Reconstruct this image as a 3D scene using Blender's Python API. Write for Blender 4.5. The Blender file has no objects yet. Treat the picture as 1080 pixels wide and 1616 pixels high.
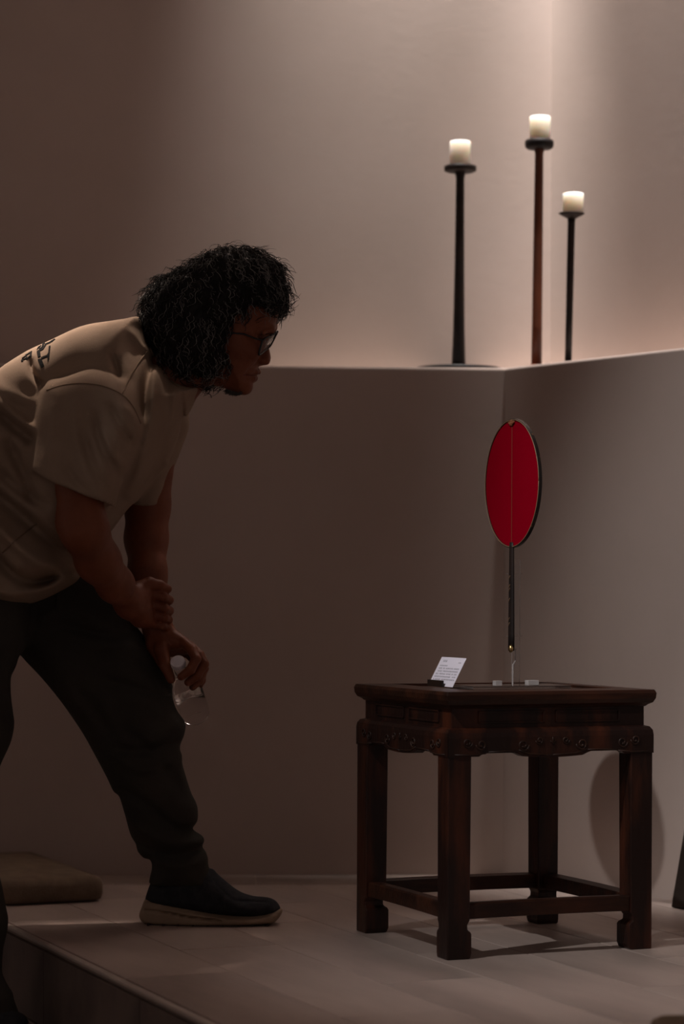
import bpy, bmesh, math, random
import numpy as np
from mathutils import Vector, Matrix
from mathutils.bvhtree import BVHTree
random.seed(7); rng = np.random.default_rng(7)
sc = bpy.context.scene; C = bpy.context.collection

# ---------------------------------------------------------------- camera
F, YH, ROLL, HC = 3855.0, 941.0, 0.0046, 0.675       # focal in px, horizon row, roll, eye height
cd = bpy.data.cameras.new('camera'); cam = bpy.data.objects.new('camera', cd); C.objects.link(cam)
cd.sensor_fit = 'VERTICAL'; cd.sensor_height = 24; cd.sensor_width = 24*1080/1616
cd.lens = 24*F/1616; cd.shift_y = (YH-808)/1616; cd.clip_start = .05; cd.clip_end = 50
cam.matrix_world = Matrix.Translation((0, 0, HC)) @ Matrix.Rotation(math.pi/2, 4, 'X') @ Matrix.Rotation(ROLL, 4, 'Z')
cd.dof.use_dof = True; cd.dof.focus_distance = 4.78; cd.dof.aperture_fstop = 2.0
sc.camera = cam

# ---------------------------------------------------------------- light
w = bpy.data.worlds.new('world'); sc.world = w; w.use_nodes = True
bg = w.node_tree.nodes['Background']; bg.inputs[0].default_value = (1, .78, .71, 1); bg.inputs[1].default_value = .108
sc.view_settings.view_transform = 'Standard'; sc.view_settings.look = 'None'
sc.view_settings.gamma = 1; sc.view_settings.use_curve_mapping = False; sc.view_settings.exposure = 0.0

def aim(o, tgt):
    o.rotation_euler = (Vector(tgt)-o.location).to_track_quat('-Z', 'Y').to_euler()
def spot(name, loc, tgt, power, ang, blend, col, size=.03):
    l = bpy.data.lights.new(name, 'SPOT'); l.energy = power; l.spot_size = math.radians(ang); l.spot_blend = blend
    l.color = col; l.shadow_soft_size = size
    o = bpy.data.objects.new(name, l); C.objects.link(o); o.location = loc; aim(o, tgt); return o
def area(name, loc, tgt, power, sx, sy, col, spread=180):
    l = bpy.data.lights.new(name, 'AREA'); l.shape = 'RECTANGLE'; l.size = sx; l.size_y = sy; l.energy = power; l.color = col
    l.spread = math.radians(spread)
    o = bpy.data.objects.new(name, l); C.objects.link(o); o.location = loc; aim(o, tgt); return o
WARM = (1, .80, .69)
spot('key_spot', (-2.2, 2.4, 4.0), (.86, 4.62, .0), 370, 22, .9, (1, .99, 1), .02)
spot('key_spot', (-.97, 1.74, 4.0), (1.08, 5.25, .57), 330, 22, .9, (1, .99, 1), .03)
spot('niche_spot', (.14, 5.965, 4.5), (.22, 6.86, 1.9), 2150, 44, 1.0, (1, .97, .94), .05)
spot('niche_spot', (.72, 5.74, 4.5), (1.22, 6.17, 1.9), 1900, 43, 1.0, (1, .96, .95), .05)
spot('ceiling_spot', (-.80, 5.35, 3.9), (-.58, 4.90, 1.2), 1700, 9.5, 1.0, (1, .83, .71), .12)

# ---------------------------------------------------------------- helpers
def P(px, py, Y):
    "world point seen at pixel (px,py), standing at depth Y"
    c, s = math.cos(ROLL), math.sin(ROLL); a, b = px-540, py-YH
    return Vector(((a*c+b*s)*Y/F, Y, HC-(b*c-a*s)*Y/F))

def mat(name, col, rough=.6, spec=.3, metal=0, noise=None, bump=0, bscale=40, trans=0, ior=1.45, coat=0, sheen=0, stretch=None, alpha=None, objrand=0, sss=0):
    m = bpy.data.materials.new(name); m.use_nodes = True; nt = m.node_tree; b = nt.nodes['Principled BSDF']
    b.inputs['Base Color'].default_value = (*col, 1); b.inputs['Roughness'].default_value = rough
    b.inputs['Specular IOR Level'].default_value = spec; b.inputs['Metallic'].default_value = metal
    b.inputs['Transmission Weight'].default_value = trans; b.inputs['IOR'].default_value = ior
    b.inputs['Coat Weight'].default_value = coat; b.inputs['Sheen Weight'].default_value = sheen
    if sss: b.inputs['Subsurface Weight'].default_value = sss; b.inputs['Subsurface Scale'].default_value = .07; b.inputs['Subsurface Radius'].default_value = (1, .7, .5)
    if noise or bump:
        tc = nt.nodes.new('ShaderNodeTexCoord'); mp = nt.nodes.new('ShaderNodeMapping'); nt.links.new(tc.outputs['Object'], mp.inputs[0])
        if stretch: mp.inputs['Scale'].default_value = stretch
        if objrand:
            oi = nt.nodes.new('ShaderNodeObjectInfo'); mu = nt.nodes.new('ShaderNodeMath'); mu.operation = 'MULTIPLY'; mu.inputs[1].default_value = 37
            nt.links.new(oi.outputs['Random'], mu.inputs[0]); nt.links.new(mu.outputs[0], mp.inputs['Location'])
    if noise:
        col2, scale, lo, hi = noise
        n = nt.nodes.new('ShaderNodeTexNoise'); n.inputs['Scale'].default_value = scale; n.inputs['Detail'].default_value = 8; n.inputs['Roughness'].default_value = .6
        nt.links.new(mp.outputs[0], n.inputs[0])
        r = nt.nodes.new('ShaderNodeMapRange'); r.inputs[1].default_value = lo; r.inputs[2].default_value = hi; nt.links.new(n.outputs[0], r.inputs[0])
        mx = nt.nodes.new('ShaderNodeMix'); mx.data_type = 'RGBA'; mx.inputs[6].default_value = (*col, 1); mx.inputs[7].default_value = (*col2, 1)
        nt.links.new(r.outputs[0], mx.inputs[0]); nt.links.new(mx.outputs[2], b.inputs['Base Color'])
    if bump:
        n2 = nt.nodes.new('ShaderNodeTexNoise'); n2.inputs['Scale'].default_value = bscale; n2.inputs['Detail'].default_value = 5
        nt.links.new(mp.outputs[0], n2.inputs[0])
        bp = nt.nodes.new('ShaderNodeBump'); bp.inputs['Strength'].default_value = bump; bp.inputs['Distance'].default_value = .002
        nt.links.new(n2.outputs[0], bp.inputs['Height']); nt.links.new(bp.outputs[0], b.inputs['Normal'])
    return m
M = dict(
    plaster=mat('plaster', (.50, .40, .35), .85, .15, noise=((.46, .365, .315), 2.2, .35, .7), bump=.10, bscale=60),
    ledge=mat('ledge_paint', (.52, .42, .37), .8, .2, noise=((.48, .38, .33), 2, .35, .7)),
    tile=mat('tile', (.46, .36, .31), .42, .4, noise=((.32, .245, .21), 5, .38, .66), bump=.25, bscale=30, stretch=(1, .22, 1), objrand=1),
    shade_strip=mat('shade_strip_tone', (.33, .25, .21), .45, .4, noise=((.23, .17, .14), 6, .38, .66), bump=.2, bscale=30, objrand=1),  # floor colour darkened to carry the shade at the wall foot
    grout=mat('grout', (.33, .26, .22), .9, .1),
    riser=mat('riser_shaded', (.16, .12, .10), .6, .3, noise=((.10, .075, .065), 6, .4, .65), bump=.2, bscale=40),  # darker than the floor tiles: dimness of the step's side put into colour
    nosing=mat('nosing', (.42, .35, .30), .5, .4),
    wood=mat('dark_wood', (.014, .005, .0035), .40, .4, noise=((.085, .021, .008), 7, .45, .75), bump=.3, bscale=60, stretch=(2.5, 2.5, .5)),
    woodtop=mat('worn_wood', (.017, .006, .0035), .40, .35, noise=((.070, .021, .009), 9, .42, .75), bump=.3, bscale=60, stretch=(.6, 2.5, 2.5)),
    carve=mat('carved_wood', (.022, .010, .007), .45, .3, noise=((.045, .018, .010), 30, .4, .7)),
    ebony=mat('ebony', (.012, .008, .007), .5, .35, noise=((.03, .015, .01), 12, .45, .7)),
    redwood=mat('reddish_wood', (.13, .035, .013), .45, .4, noise=((.055, .016, .008), 9, .4, .7), stretch=(6, 6, .8)),
    wax=mat('wax', (.97, .86, .77), .55, .3, sss=1, bump=.15, bscale=50),
    wick=mat('wick', (.35, .30, .25), .9),
    silk=mat('red_silk', (.26, .001, .010), .9, 0, bump=.35, bscale=900),
    ribred=mat('rib_red', (.22, .02, .010), .5),
    rim=mat('fan_rim', (.010, .007, .006), .35, .5, noise=((.20, .09, .03), 160, .62, .70)),
    piping=mat('gold_thread', (.30, .19, .11), .5, .4),
    orangegold=mat('orange_thread', (.26, .085, .035), .5, .4),
    gold=mat('brass', (.65, .45, .2), .3, .5, metal=1),
    acrylic=mat('acrylic', (.92, .92, .92), .06, .5, trans=1, ior=1.49),
    frost=mat('acrylic_edge', (.75, .70, .68), .35, .5, trans=.55, ior=1.49),
    paper=mat('card_paper', (.88, .83, .92), .6, .3),
    ink=mat('ink', (.10, .08, .10), .8, .1),
    shirt=mat('cotton_shirt', (.31, .225, .165), .9, .1, noise=((.275, .195, .14), 6, .4, .65), bump=.3, bscale=500),
    print=mat('shirt_print', (.012, .011, .011), .8, .1),
    seam=mat('shirt_seam', (.21, .145, .10), .9, .1),
    trouser=mat('trouser_cloth', (.050, .044, .036), .85, .12, noise=((.038, .033, .028), 5, .4, .65), bump=.3, bscale=400),
    skin=mat('skin', (.20, .060, .026), .5, .35, noise=((.165, .046, .019), 22, .4, .66), bump=.25, bscale=110),
    lip=mat('lip_skin', (.16, .035, .022), .45, .4),
    hair=mat('dark_hair', (.020, .018, .017), .6, .2),
    grey=mat('grey_hair', (.22, .21, .20), .5, .3),
    beard=mat('beard_hair', (.055, .05, .046), .6, .2),
    frame=mat('glasses_frame', (.008, .007, .007), .25, .5),
    eye=mat('eye_white', (.5, .45, .4), .2, .5), iris=mat('iris', (.02, .01, .006), .15, .5),
    lens=mat('lens_glass', (.95, .95, .95), .02, .5, trans=1, ior=1.15),
    shoe=mat('shoe_cloth', (.024, .024, .027), .85, .15, noise=((.035, .035, .038), 60, .4, .65), bump=.5, bscale=500),
    sole=mat('shoe_sole', (.36, .26, .18), .6, .3, noise=((.26, .18, .12), 14, .4, .7)),
    tread=mat('shoe_tread', (.05, .035, .028), .7, .2),
    cap=mat('bottle_cap', (.62, .58, .62), .45, .4), bottle=mat('bottle_plastic', (.96, .95, .95), .04, .5, trans=1, ior=1.06),
    water=mat('water', (.97, .97, .97), .0, .5, trans=1, ior=1.05),
    cushion=mat('cushion_cloth', (.21, .15, .105), .95, .08, noise=((.17, .12, .085), 30, .4, .65), bump=.6, bscale=350),
    board=mat('dark_board', (.05, .035, .028), .6, .3, noise=((.035, .025, .02), 8, .4, .7)),
    ceil=mat('ceiling_paint', (.35, .28, .24), .9, .1), lamp=mat('lamp_metal', (.02, .02, .02), .4, .4),
)
def tag(o, label=None, cat=None, group=None, kind=None):
    if label: o['label'] = label
    if cat: o['category'] = cat
    if group: o['group'] = group
    if kind: o['kind'] = kind
    return o
def mesh_obj(name, me, m, parent=None, smooth=False):
    ms = m if isinstance(m, (list, tuple)) else [m]
    for q in ms: me.materials.append(M[q])
    if smooth: me.polygons.foreach_set('use_smooth', [True]*len(me.polygons))
    o = bpy.data.objects.new(name, me); C.objects.link(o)
    if parent is not None: o.parent = parent
    return o
def obj(name, bm, m, parent=None, smooth=False, bevel=0, seg=2, recalc=True):
    if recalc: bmesh.ops.recalc_face_normals(bm, faces=bm.faces)
    me = bpy.data.meshes.new(name); bm.to_mesh(me); bm.free()
    o = mesh_obj(name, me, m, parent, smooth)
    if bevel:
        b = o.modifiers.new('bevel', 'BEVEL'); b.width = bevel; b.segments = seg; b.limit_method = 'ANGLE'; b.angle_limit = .6; b.harden_normals = False
    return o
def thing(name, loc, rz, label, cat, group=None):
    o = bpy.data.objects.new(name, None); C.objects.link(o); o.location = loc; o.rotation_euler = (0, 0, rz); o.empty_display_size = .05
    return tag(o, label, cat, group)
def box(bm, x0, x1, y0, y1, z0, z1):
    v = [bm.verts.new(p) for p in ((x0,y0,z0),(x1,y0,z0),(x1,y1,z0),(x0,y1,z0),(x0,y0,z1),(x1,y0,z1),(x1,y1,z1),(x0,y1,z1))]
    for f in ((0,3,2,1),(4,5,6,7),(0,1,5,4),(1,2,6,5),(2,3,7,6),(3,0,4,7)): bm.faces.new([v[i] for i in f])
    return v
def prism(bm, pts, z0, z1, axis='z'):
    "extrude a 2D outline; axis z: (x,y)->z ; axis y: (x,z)->y"
    f = (lambda a, b, h: (a, b, h)) if axis == 'z' else (lambda a, b, h: (a, h, b))
    A = [bm.verts.new(f(a, b, z0)) for a, b in pts]; B = [bm.verts.new(f(a, b, z1)) for a, b in pts]
    bm.faces.new(A); bm.faces.new(B[::-1]); n = len(pts)
    for i in range(n): bm.faces.new((A[i], A[(i+1) % n], B[(i+1) % n], B[i]))
def lathe(bm, prof, n=32, sq=1.0, cap=True):
    rings = [[bm.verts.new((r*math.cos(2*math.pi*k/n), sq*r*math.sin(2*math.pi*k/n), z)) for k in range(n)] for r, z in prof]
    for a, b in zip(rings, rings[1:]):
        for k in range(n): bm.faces.new((a[k], a[(k+1) % n], b[(k+1) % n], b[k]))
    if cap: bm.faces.new(rings[0][::-1]); bm.faces.new(rings[-1])
def tube(bm, pts, r, n=6, flat=None):
    pts = [Vector(p) for p in pts]; rings = []; up = None
    for i, p in enumerate(pts):
        t = (pts[min(i+1, len(pts)-1)]-pts[max(i-1, 0)])
        if t.length < 1e-9: t = Vector((0, 0, 1))
        t.normalize()
        if up is None: up = t.orthogonal().normalized()
        u = (up-t*up.dot(t)); u = u.normalized() if u.length > 1e-6 else t.orthogonal().normalized(); up = u; v = t.cross(u)
        rr = r[i] if isinstance(r, (list, tuple)) else r
        rings.append([bm.verts.new(p+(u*math.cos(2*math.pi*k/n)+v*math.sin(2*math.pi*k/n))*rr) for k in range(n)])
    for a, b in zip(rings, rings[1:]):
        for k in range(n): bm.faces.new((a[k], a[(k+1) % n], b[(k+1) % n], b[k]))
    bm.faces.new(rings[0][::-1]); bm.faces.new(rings[-1])
def catmull(pts, n=6, closed=True):
    p = np.array([list(q) for q in pts], float); out = []; N = len(p)
    rg = range(N) if closed else range(N-1)
    for i in rg:
        if closed: a, b, c, d = p[i-1], p[i], p[(i+1) % N], p[(i+2) % N]
        else: a, b, c, d = p[max(i-1, 0)], p[i], p[i+1], p[min(i+2, N-1)]
        for k in range(n):
            t = k/n; out.append(.5*((2*b)+(c-a)*t+(2*a-5*b+4*c-d)*t*t+(3*b-a-3*c+d)*t**3))
    if not closed: out.append(p[-1])
    return np.array(out)

# ---------------------------------------------------------------- structure
TH = .395                                              # tile and stool direction
UX, UY = math.cos(TH), math.sin(TH)                    # across the planks
E0 = P(8, 1455, F*HC/516.4); E0.z = 0                  # a point on the platform's edge
def UV(u, v): return (E0.x+u*UX-v*UY, E0.y+u*UY+v*UX)  # plank frame -> world
CORN = Vector((.393, 5.93)); LEFT = Vector((-2.6, 5.80)); RD = Vector((.591, -.806)); RIGHT = CORN+RD*3.2
LH = 1.232; D = .273
tl = (CORN-LEFT).normalized(); nl = Vector((-tl.y, tl.x)); nr = Vector((.806, .591))
def offs(d):                                           # the angled wall line moved back by d
    a = LEFT+nl*d; b = RIGHT+nr*d
    t = ((b.x-a.x)*(-RD.y)-(b.y-a.y)*(-RD.x))/(tl.x*(-RD.y)-tl.y*(-RD.x))
    return a, a+tl*t, b
def wallseg(name, p0, p1, q0, q1, z0, z1, m):
    bm = bmesh.new(); prism(bm, [tuple(p0), tuple(p1), tuple(q1), tuple(q0)], z0, z1); o = obj(name, bm, m); return tag(o, kind='structure')
a0, b0, c0 = offs(0); a1, b1, c1 = offs(D); a2, b2, c2 = offs(D+.12)
def parapet(name, p, c, p1, c1_, flip):
    # lower wall with a softly rounded front top edge, ledge on top
    bm = bmesh.new(); prof = [(0, 0), (0, LH-.008)]+[(.008-.008*math.cos(t), LH-.008+.008*math.sin(t)) for t in np.linspace(.2, math.pi/2, 6)]+[(1, LH), (1, 0)]
    def pt(a, b, s): return a+(b-a)*(s if s == 1 else s/D)
    A = [bm.verts.new((*pt(p, p1, s), z)) for s, z in prof]; B = [bm.verts.new((*pt(c, c1_, s), z)) for s, z in prof]
    bm.faces.new(A); bm.faces.new(B[::-1])
    for i in range(len(prof)): j = (i+1) % len(prof); bm.faces.new((A[i], A[j], B[j], B[i]))
    o = obj(name, bm, 'plaster', smooth=False); tag(o, kind='structure')
parapet('wall_back_lower', a0, b0, a1, b1, 0); parapet('wall_right_lower', b0, c0, b1, c1, 1)
wallseg('wall_back_upper', a1, b1, a2, b2, 0, 4.8, 'plaster'); wallseg('wall_right_upper', b1, c1, b2, c2, 0, 4.8, 'plaster')
# platform: a slab of mortar with every plank tile on it
fl = bpy.data.objects.new('floor', None)
bm = bmesh.new()
q = [UV(.006, -2.4), UV(3.6, -2.4), UV(3.6, 2.2), UV(.006, 2.2)]
prism(bm, q, -.16, -.003); fl = tag(obj('floor', bm, 'grout'), kind='structure')
PW, PL, G = .2, .8, .0022
tbm = bmesh.new(); box(tbm, G/2, PW-G/2, G/2, PL-G/2, -.010, 0)
tm = bpy.data.meshes.new('floor_tile'); bmesh.ops.recalc_face_normals(tbm, faces=tbm.faces)
bmesh.ops.bevel(tbm, geom=[e for e in tbm.edges if all(v.co.z > -.001 for v in e.verts)], offset=.0012, segments=1, affect='EDGES')
tbm.to_mesh(tm); tbm.free(); tm.materials.append(M['tile'])
def inroom(x, y): 
    if y > a0.y+(x-a0.x)*tl.y/tl.x+.10: return False
    return (Vector((x, y))-CORN).dot(nr) < .08
for r in range(0, 12):
    for k in range(-3, 4):
        v = k*PL+(.37*r % 1)*PL
        o_ = [UV(r*PW+a, v+b) for a in (0, PW) for b in (0, PL)]
        if not any(inroom(*p) for p in o_) or not any(abs(p[0]) < p[1]*.14+.35 and p[1] > 3.0 for p in o_): continue
        t = bpy.data.objects.new('floor_tile', tm); C.objects.link(t); x, y = UV(r*PW+.006, v); t.location = (x, y, rng.uniform(-.0004, .0002)); t.rotation_euler = (0, 0, TH)
        t.parent = fl
# darker strip along the foot of the back wall, standing in for its shadow band
bb = bmesh.new(); box(bb, .001, .599, -.190, -.001, -.008, .0012); bmt = bpy.data.meshes.new('shade_strip_tile'); bmesh.ops.recalc_face_normals(bb, faces=bb.faces); bb.to_mesh(bmt); bb.free(); bmt.materials.append(M['shade_strip'])
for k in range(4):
    t = bpy.data.objects.new('shade_strip_tile', bmt); C.objects.link(t); p = b0-tl*(.6*(k+1)+.0); t.location = (p.x, p.y, 0); t.rotation_euler = (0, 0, math.atan2(tl.y, tl.x)); t.parent = fl
# step riser with its own slabs, pale nosing and the lower floor
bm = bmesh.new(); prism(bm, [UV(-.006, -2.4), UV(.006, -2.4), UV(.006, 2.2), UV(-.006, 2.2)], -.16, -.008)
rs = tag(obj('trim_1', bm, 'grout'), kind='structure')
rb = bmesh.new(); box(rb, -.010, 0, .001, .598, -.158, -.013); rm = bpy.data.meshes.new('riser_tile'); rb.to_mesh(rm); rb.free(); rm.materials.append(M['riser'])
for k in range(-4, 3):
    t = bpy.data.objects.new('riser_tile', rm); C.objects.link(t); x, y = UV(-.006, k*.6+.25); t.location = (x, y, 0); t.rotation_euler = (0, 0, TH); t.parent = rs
bm = bmesh.new(); prism(bm, [UV(-.012, -2.4), UV(.005, -2.4), UV(.005, 2.2), UV(-.012, 2.2)], -.008, -.0004)
tag(obj('trim_2', bm, 'nosing', bevel=.003), kind='structure')
bm = bmesh.new(); prism(bm, [UV(-2.2, -2.4), UV(.004, -2.4), UV(.004, 2.2), UV(-2.2, 2.2)], -.20, -.163)
lf = tag(obj('floor_lower', bm, 'grout'), kind='structure')
for r in range(1, 6):
    for k in range(-2, 2):
        t = bpy.data.objects.new('floor_tile', tm); C.objects.link(t); x, y = UV(-r*PW-.018, k*PL+(.3*r % 1)*PL); t.location = (x, y, -.16); t.rotation_euler = (0, 0, TH); t.parent = lf
bm = bmesh.new(); box(bm, -3.0, 3.0, .5, 6.7, 4.8, 4.86); tag(obj('ceiling', bm, 'ceil'), kind='structure')

# ---------------------------------------------------------------- stool (square waisted stand)
S, H = .437, .50
st = thing('wooden_stool', (.198+(-UY+UX)*S/2, 4.53+(UX+UY)*S/2, 0), TH, 'dark carved square wooden stool with waist, four legs and stretchers, holding the red fan', 'stool')
h = S/2
def rot4(bm_fn, name, m, bevel=.0015, n=4, smooth=False):
    out = []
    for k in range(n):
        bm = bmesh.new(); bm_fn(bm); bmesh.ops.rotate(bm, verts=bm.verts, cent=(0, 0, 0), matrix=Matrix.Rotation(k*math.pi/2, 3, 'Z')); out.append(obj(name, bm, m, st, bevel=bevel, smooth=smooth))
    return out
def miter(bm, prof, h):
    "profile (inset from outer face, z) run along the -y side with mitred ends"
    A = [bm.verts.new((-h+i, -h+i, z)) for i, z in prof]; B = [bm.verts.new((h-i, -h+i, z)) for i, z in prof]
    bm.faces.new(A); bm.faces.new(B[::-1]); n = len(prof)
    for i in range(n): j = (i+1) % n; bm.faces.new((A[i], A[j], B[j], B[i]))
frame_prof = [(-.001, .4985), (.055, .5), (.055, .478), (.012, .466), (.008, .470), (.001, .474), (-.003, .482), (-.004, .492)]
rot4(lambda bm: miter(bm, frame_prof, h), 'frame_rail', 'woodtop', .001)
bm = bmesh.new(); box(bm, -h+.050, h-.050, -h+.050, h-.050, .481, .4945); obj('seat_panel', bm, 'woodtop', st, bevel=.001)
def waist(bm):
    miter(bm, [(.014, .467), (.030, .467), (.030, .428), (.014, .428)], h)
    for x0, x1 in ((-.150, -.012), (.012, .150)):        # raised borders of the sunk panels
        for a, b, c, d in ((x0, x1, .4585, .4615), (x0, x1, .438, .441), (x0, x0+.003, .438, .4615), (x1-.003, x1, .438, .4615)):
            box(bm, a, b, -h+.0115, -h+.0145, c, d)
rot4(waist, 'waist', 'wood', .0008)
def apron(bm):
    n = 48; W = h-.0005; top = []
    prof = [(.014, .430), (.006, .4275), (.0015, .421), (0, .412)]
    cols = []
    for i in range(n+1):
        x = -W+2*W*i/n; ax = abs(x)/W
        zb = .383
        if ax > .70: zb = .377
        elif ax < .30: zb = .376-.003*math.cos(ax/.3*math.pi/2)
        elif ax < .36: zb = .380
        row = []
        for ins, z in prof+[(0, zb), (.020, zb), (.020, .430)]:
            lim = h-ins; xx = max(-lim, min(lim, x)); row.append(bm.verts.new((xx, -h+ins, z)))
        cols.append(row)
    for a, b in zip(cols, cols[1:]):
        for j in range(len(a)): k = (j+1) % len(a); bm.faces.new((a[j], b[j], b[k], a[k]))
    bm.faces.new(cols[0]); bm.faces.new(cols[-1][::-1])
ap = rot4(apron, 'apron', 'wood', 0)
def spiral(bm, cx, cz, r, turn, y, flip=1):
    pts = []
    for t in np.linspace(0, turn*2*math.pi, 18):
        rr = r*(1-.75*t/(turn*2*math.pi)); pts.append((cx+flip*rr*math.cos(t+math.pi), y, cz+rr*math.sin(t+math.pi)))
    tube(bm, pts, [.0017]*14+[.0021, .0024, .0026, .0028], 5)
for k, a in enumerate(ap):
    bm = bmesh.new(); y = -h-.0004
    for s in (-1, 1):
        spiral(bm, s*.178, .403, .010, 1.4, y, s); spiral(bm, s*.150, .399, .011, 1.3, y, -s)
        spiral(bm, s*.062, .397, .012, 1.4, y, s); spiral(bm, s*.028, .405, .008, 1.3, y, -s)
        tube(bm, [(s*.135, y, .385), (s*.10, y, .3865), (s*.075, y, .386)], .0013, 5)
        tube(bm, [(s*.205, y, .381), (s*.17, y, .380), (s*.14, y, .383)], .0014, 5)
        tube(bm, [(s*.072, y, .388), (s*.05, y, .380), (s*.02, y, .3785), (0, y, .3775)], .0013, 5)
    tube(bm, [(0, y, .398), (0, y, .408), (0, y, .412)], [.0026, .002, .0008], 5)
    tube(bm, [(-.006, y, .404), (0, y, .400), (.006, y, .404)], .0013, 5)
    bmesh.ops.rotate(bm, verts=bm.verts, cent=(0, 0, 0), matrix=Matrix.Rotation(k*math.pi/2, 3, 'Z'))
    c = obj('scroll_carving', bm, 'carve', None, smooth=True); c.parent = a
LW = .050
def leg(bm):
    # L-curved hoof: outer faces straight, inner faces step out at the foot
    o = -h+.0015
    lev = [(.380, LW-.002), (.12, LW-.0035), (.072, LW-.004), (.064, LW-.0085), (.055, LW-.0085), (.050, LW-.002), (.046, LW), (.010, LW), (.003, LW-.002), (0, LW-.004)]
    rings = [[bm.verts.new(p) for p in ((o, o, z), (o+wd, o, z), (o+wd, o+wd, z), (o, o+wd, z))] for z, wd in lev]
    for a, b in zip(rings, rings[1:]):
        for k in range(4): bm.faces.new((a[k], a[(k+1) % 4], b[(k+1) % 4], b[k]))
    bm.faces.new(rings[0][::-1]); bm.faces.new(rings[-1])
rot4(leg, 'leg', 'wood', .0022)
def stretcher(bm):
    o = -h+.006; x = h-LW+.002; n = 8; rows = []
    for i in range(n+1):
        xx = -x+2*x*i/n; up = .0012*(1-(xx/x)**2)
        rows.append([bm.verts.new((xx, yy, zz+up)) for yy, zz in ((o, .074), (o+.030, .074), (o+.030, .102), (o+.003, .104), (o, .101))])
    for a, b in zip(rows, rows[1:]):
        for j in range(5): k = (j+1) % 5; bm.faces.new((a[j], b[j], b[k], a[k]))
    bm.faces.new(rows[0]); bm.faces.new(rows[-1][::-1])
rot4(stretcher, 'stretcher', 'woodtop', .0012)
TOP = .5

# ---------------------------------------------------------------- fan, acrylic stand, card
FX = P(806, 1000, 4.84)
stand = thing('acrylic_display_stand', (FX.x, FX.y, .4945), TH, 'clear acrylic display stand with flat base plate and thin upright holding up the fan', 'display stand')
bm = bmesh.new(); box(bm, -.108, .108, -.055, .055, .0005, .0065); obj('base_plate', bm, 'acrylic', stand, bevel=.0006)
for x0, x1, y0, y1 in ((-.054, -.040, -.045, -.030), (.022, .046, -.035, -.020)):
    bm = bmesh.new(); box(bm, x0, x1, y0, y1, .0066, .0165); obj('clear_block', bm, 'frost', stand, bevel=.0008)
bm = bmesh.new(); box(bm, .010, .0275, .012, .016, .0066, .255); obj('upright', bm, 'acrylic', stand, bevel=.0005)
bm = bmesh.new()
tube(bm, [(.0085, .006, .0066), (.0085, .006, .046), (.0145, .006, .055), (.0145, .006, .078)], .0014, 6); obj('hook_edge', bm, 'frost', stand)
for z in (.102, .226):
    bm = bmesh.new(); box(bm, -.004, .0275, .004, .0115, z, z+.0015); obj('holding_tab', bm, 'acrylic', stand)

fan = thing('silk_fan', (FX.x, FX.y-.006, P(806, 1030, 4.84).z), 0, 'round red silk fan with a black rim, standing upright on the wooden stool', 'fan')
AN = math.radians(67); nf = Vector((-math.sin(AN), -math.cos(AN), 0)); tf = Vector((math.cos(AN), -math.sin(AN), 0))
zc = (P(805, 763, 4.84).z-fan.location.z); A_, B_ = .1165, .1255
def fp(a, z, d=0): v = tf*a-nf*d; return Vector((v.x, v.y, zc+z))
def ring(bm, A, B, d0, d1, A2, B2):
    n = 96; R = []
    for k in range(n):
        t = 2*math.pi*k/n; c, s = math.cos(t), math.sin(t)
        R.append([bm.verts.new(fp(A*c, B*s, d0)), bm.verts.new(fp(A2*c, B2*s, d0)), bm.verts.new(fp(A2*c, B2*s, d1)), bm.verts.new(fp(A*c, B*s, d1))])
    for i in range(n):
        a, b = R[i], R[(i+1) % n]
        for j in range(4): k = (j+1) % 4; bm.faces.new((a[j], a[k], b[k], b[j]))
bm = bmesh.new(); n = 96
f0 = [bm.verts.new(fp(A_*math.cos(2*math.pi*k/n), B_*math.sin(2*math.pi*k/n), .0015)) for k in range(n)]
f1 = [bm.verts.new(fp(A_*math.cos(2*math.pi*k/n), B_*math.sin(2*math.pi*k/n), .003)) for k in range(n)]
bm.faces.new(f0); bm.faces.new(f1[::-1])
for k in range(n): bm.faces.new((f0[k], f0[(k+1) % n], f1[(k+1) % n], f1[k]))
obj('silk_leaf', bm, 'silk', fan)
bm = bmesh.new(); ring(bm, A_-.0012, B_-.0012, 0, .0065, A_+.0022, B_+.0022); obj('rim', bm, 'rim', fan, bevel=.0004)
bm = bmesh.new(); tube(bm, [fp(A_*math.cos(t), B_*math.sin(t), -.0003) for t in np.linspace(0, 2*math.pi, 97)], .0007, 5); obj('gold_piping', bm, 'piping', fan, smooth=True)
bm = bmesh.new(); tube(bm, [fp(0, B_, .001), fp(0, -B_, .001)], .0011, 5); obj('centre_rib', bm, 'ribred', fan)
bm = bmesh.new()                                          # pierced ornament at the top of the rim
for k in range(7):
    a = (k-3)*.0042; tube(bm, [fp(a*1.1, B_-.0005-abs(a)*.25, -.001), fp(a*.8, B_-.006, -.0012), fp(a*.35, B_-.012+abs(a)*.2, -.001)], .0011, 5)
for z, q in ((.003, .012), (.007, .009), (.0105, .005)): tube(bm, [fp(-q, B_-z, -.0012), fp(q, B_-z, -.0012)], .0009, 5)
orn = obj('top_ornament', bm, 'orangegold', fan, smooth=True)
hz0 = -zc+.004; hz1 = -B_+.009
bm = bmesh.new(); pr = []
for z, wdt, th_ in ((hz0, .0068, .0052), (hz0+.03, .0072, .005), (hz0+.12, .0062, .0045), (hz1-.01, .0052, .004), (hz1, .0046, .0035)):
    pr.append([bm.verts.new(fp(wdt*math.cos(t)*1.4, z, .0015+th_*math.sin(t))) for t in np.linspace(0, 2*math.pi, 17)[:-1]])
for a, b in zip(pr, pr[1:]):
    for k in range(16): bm.faces.new((a[k], a[(k+1) % 16], b[(k+1) % 16], b[k]))
bm.faces.new(pr[0]); bm.faces.new(pr[-1][::-1]); hd = obj('handle', bm, 'ebony', fan, smooth=True)
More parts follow.
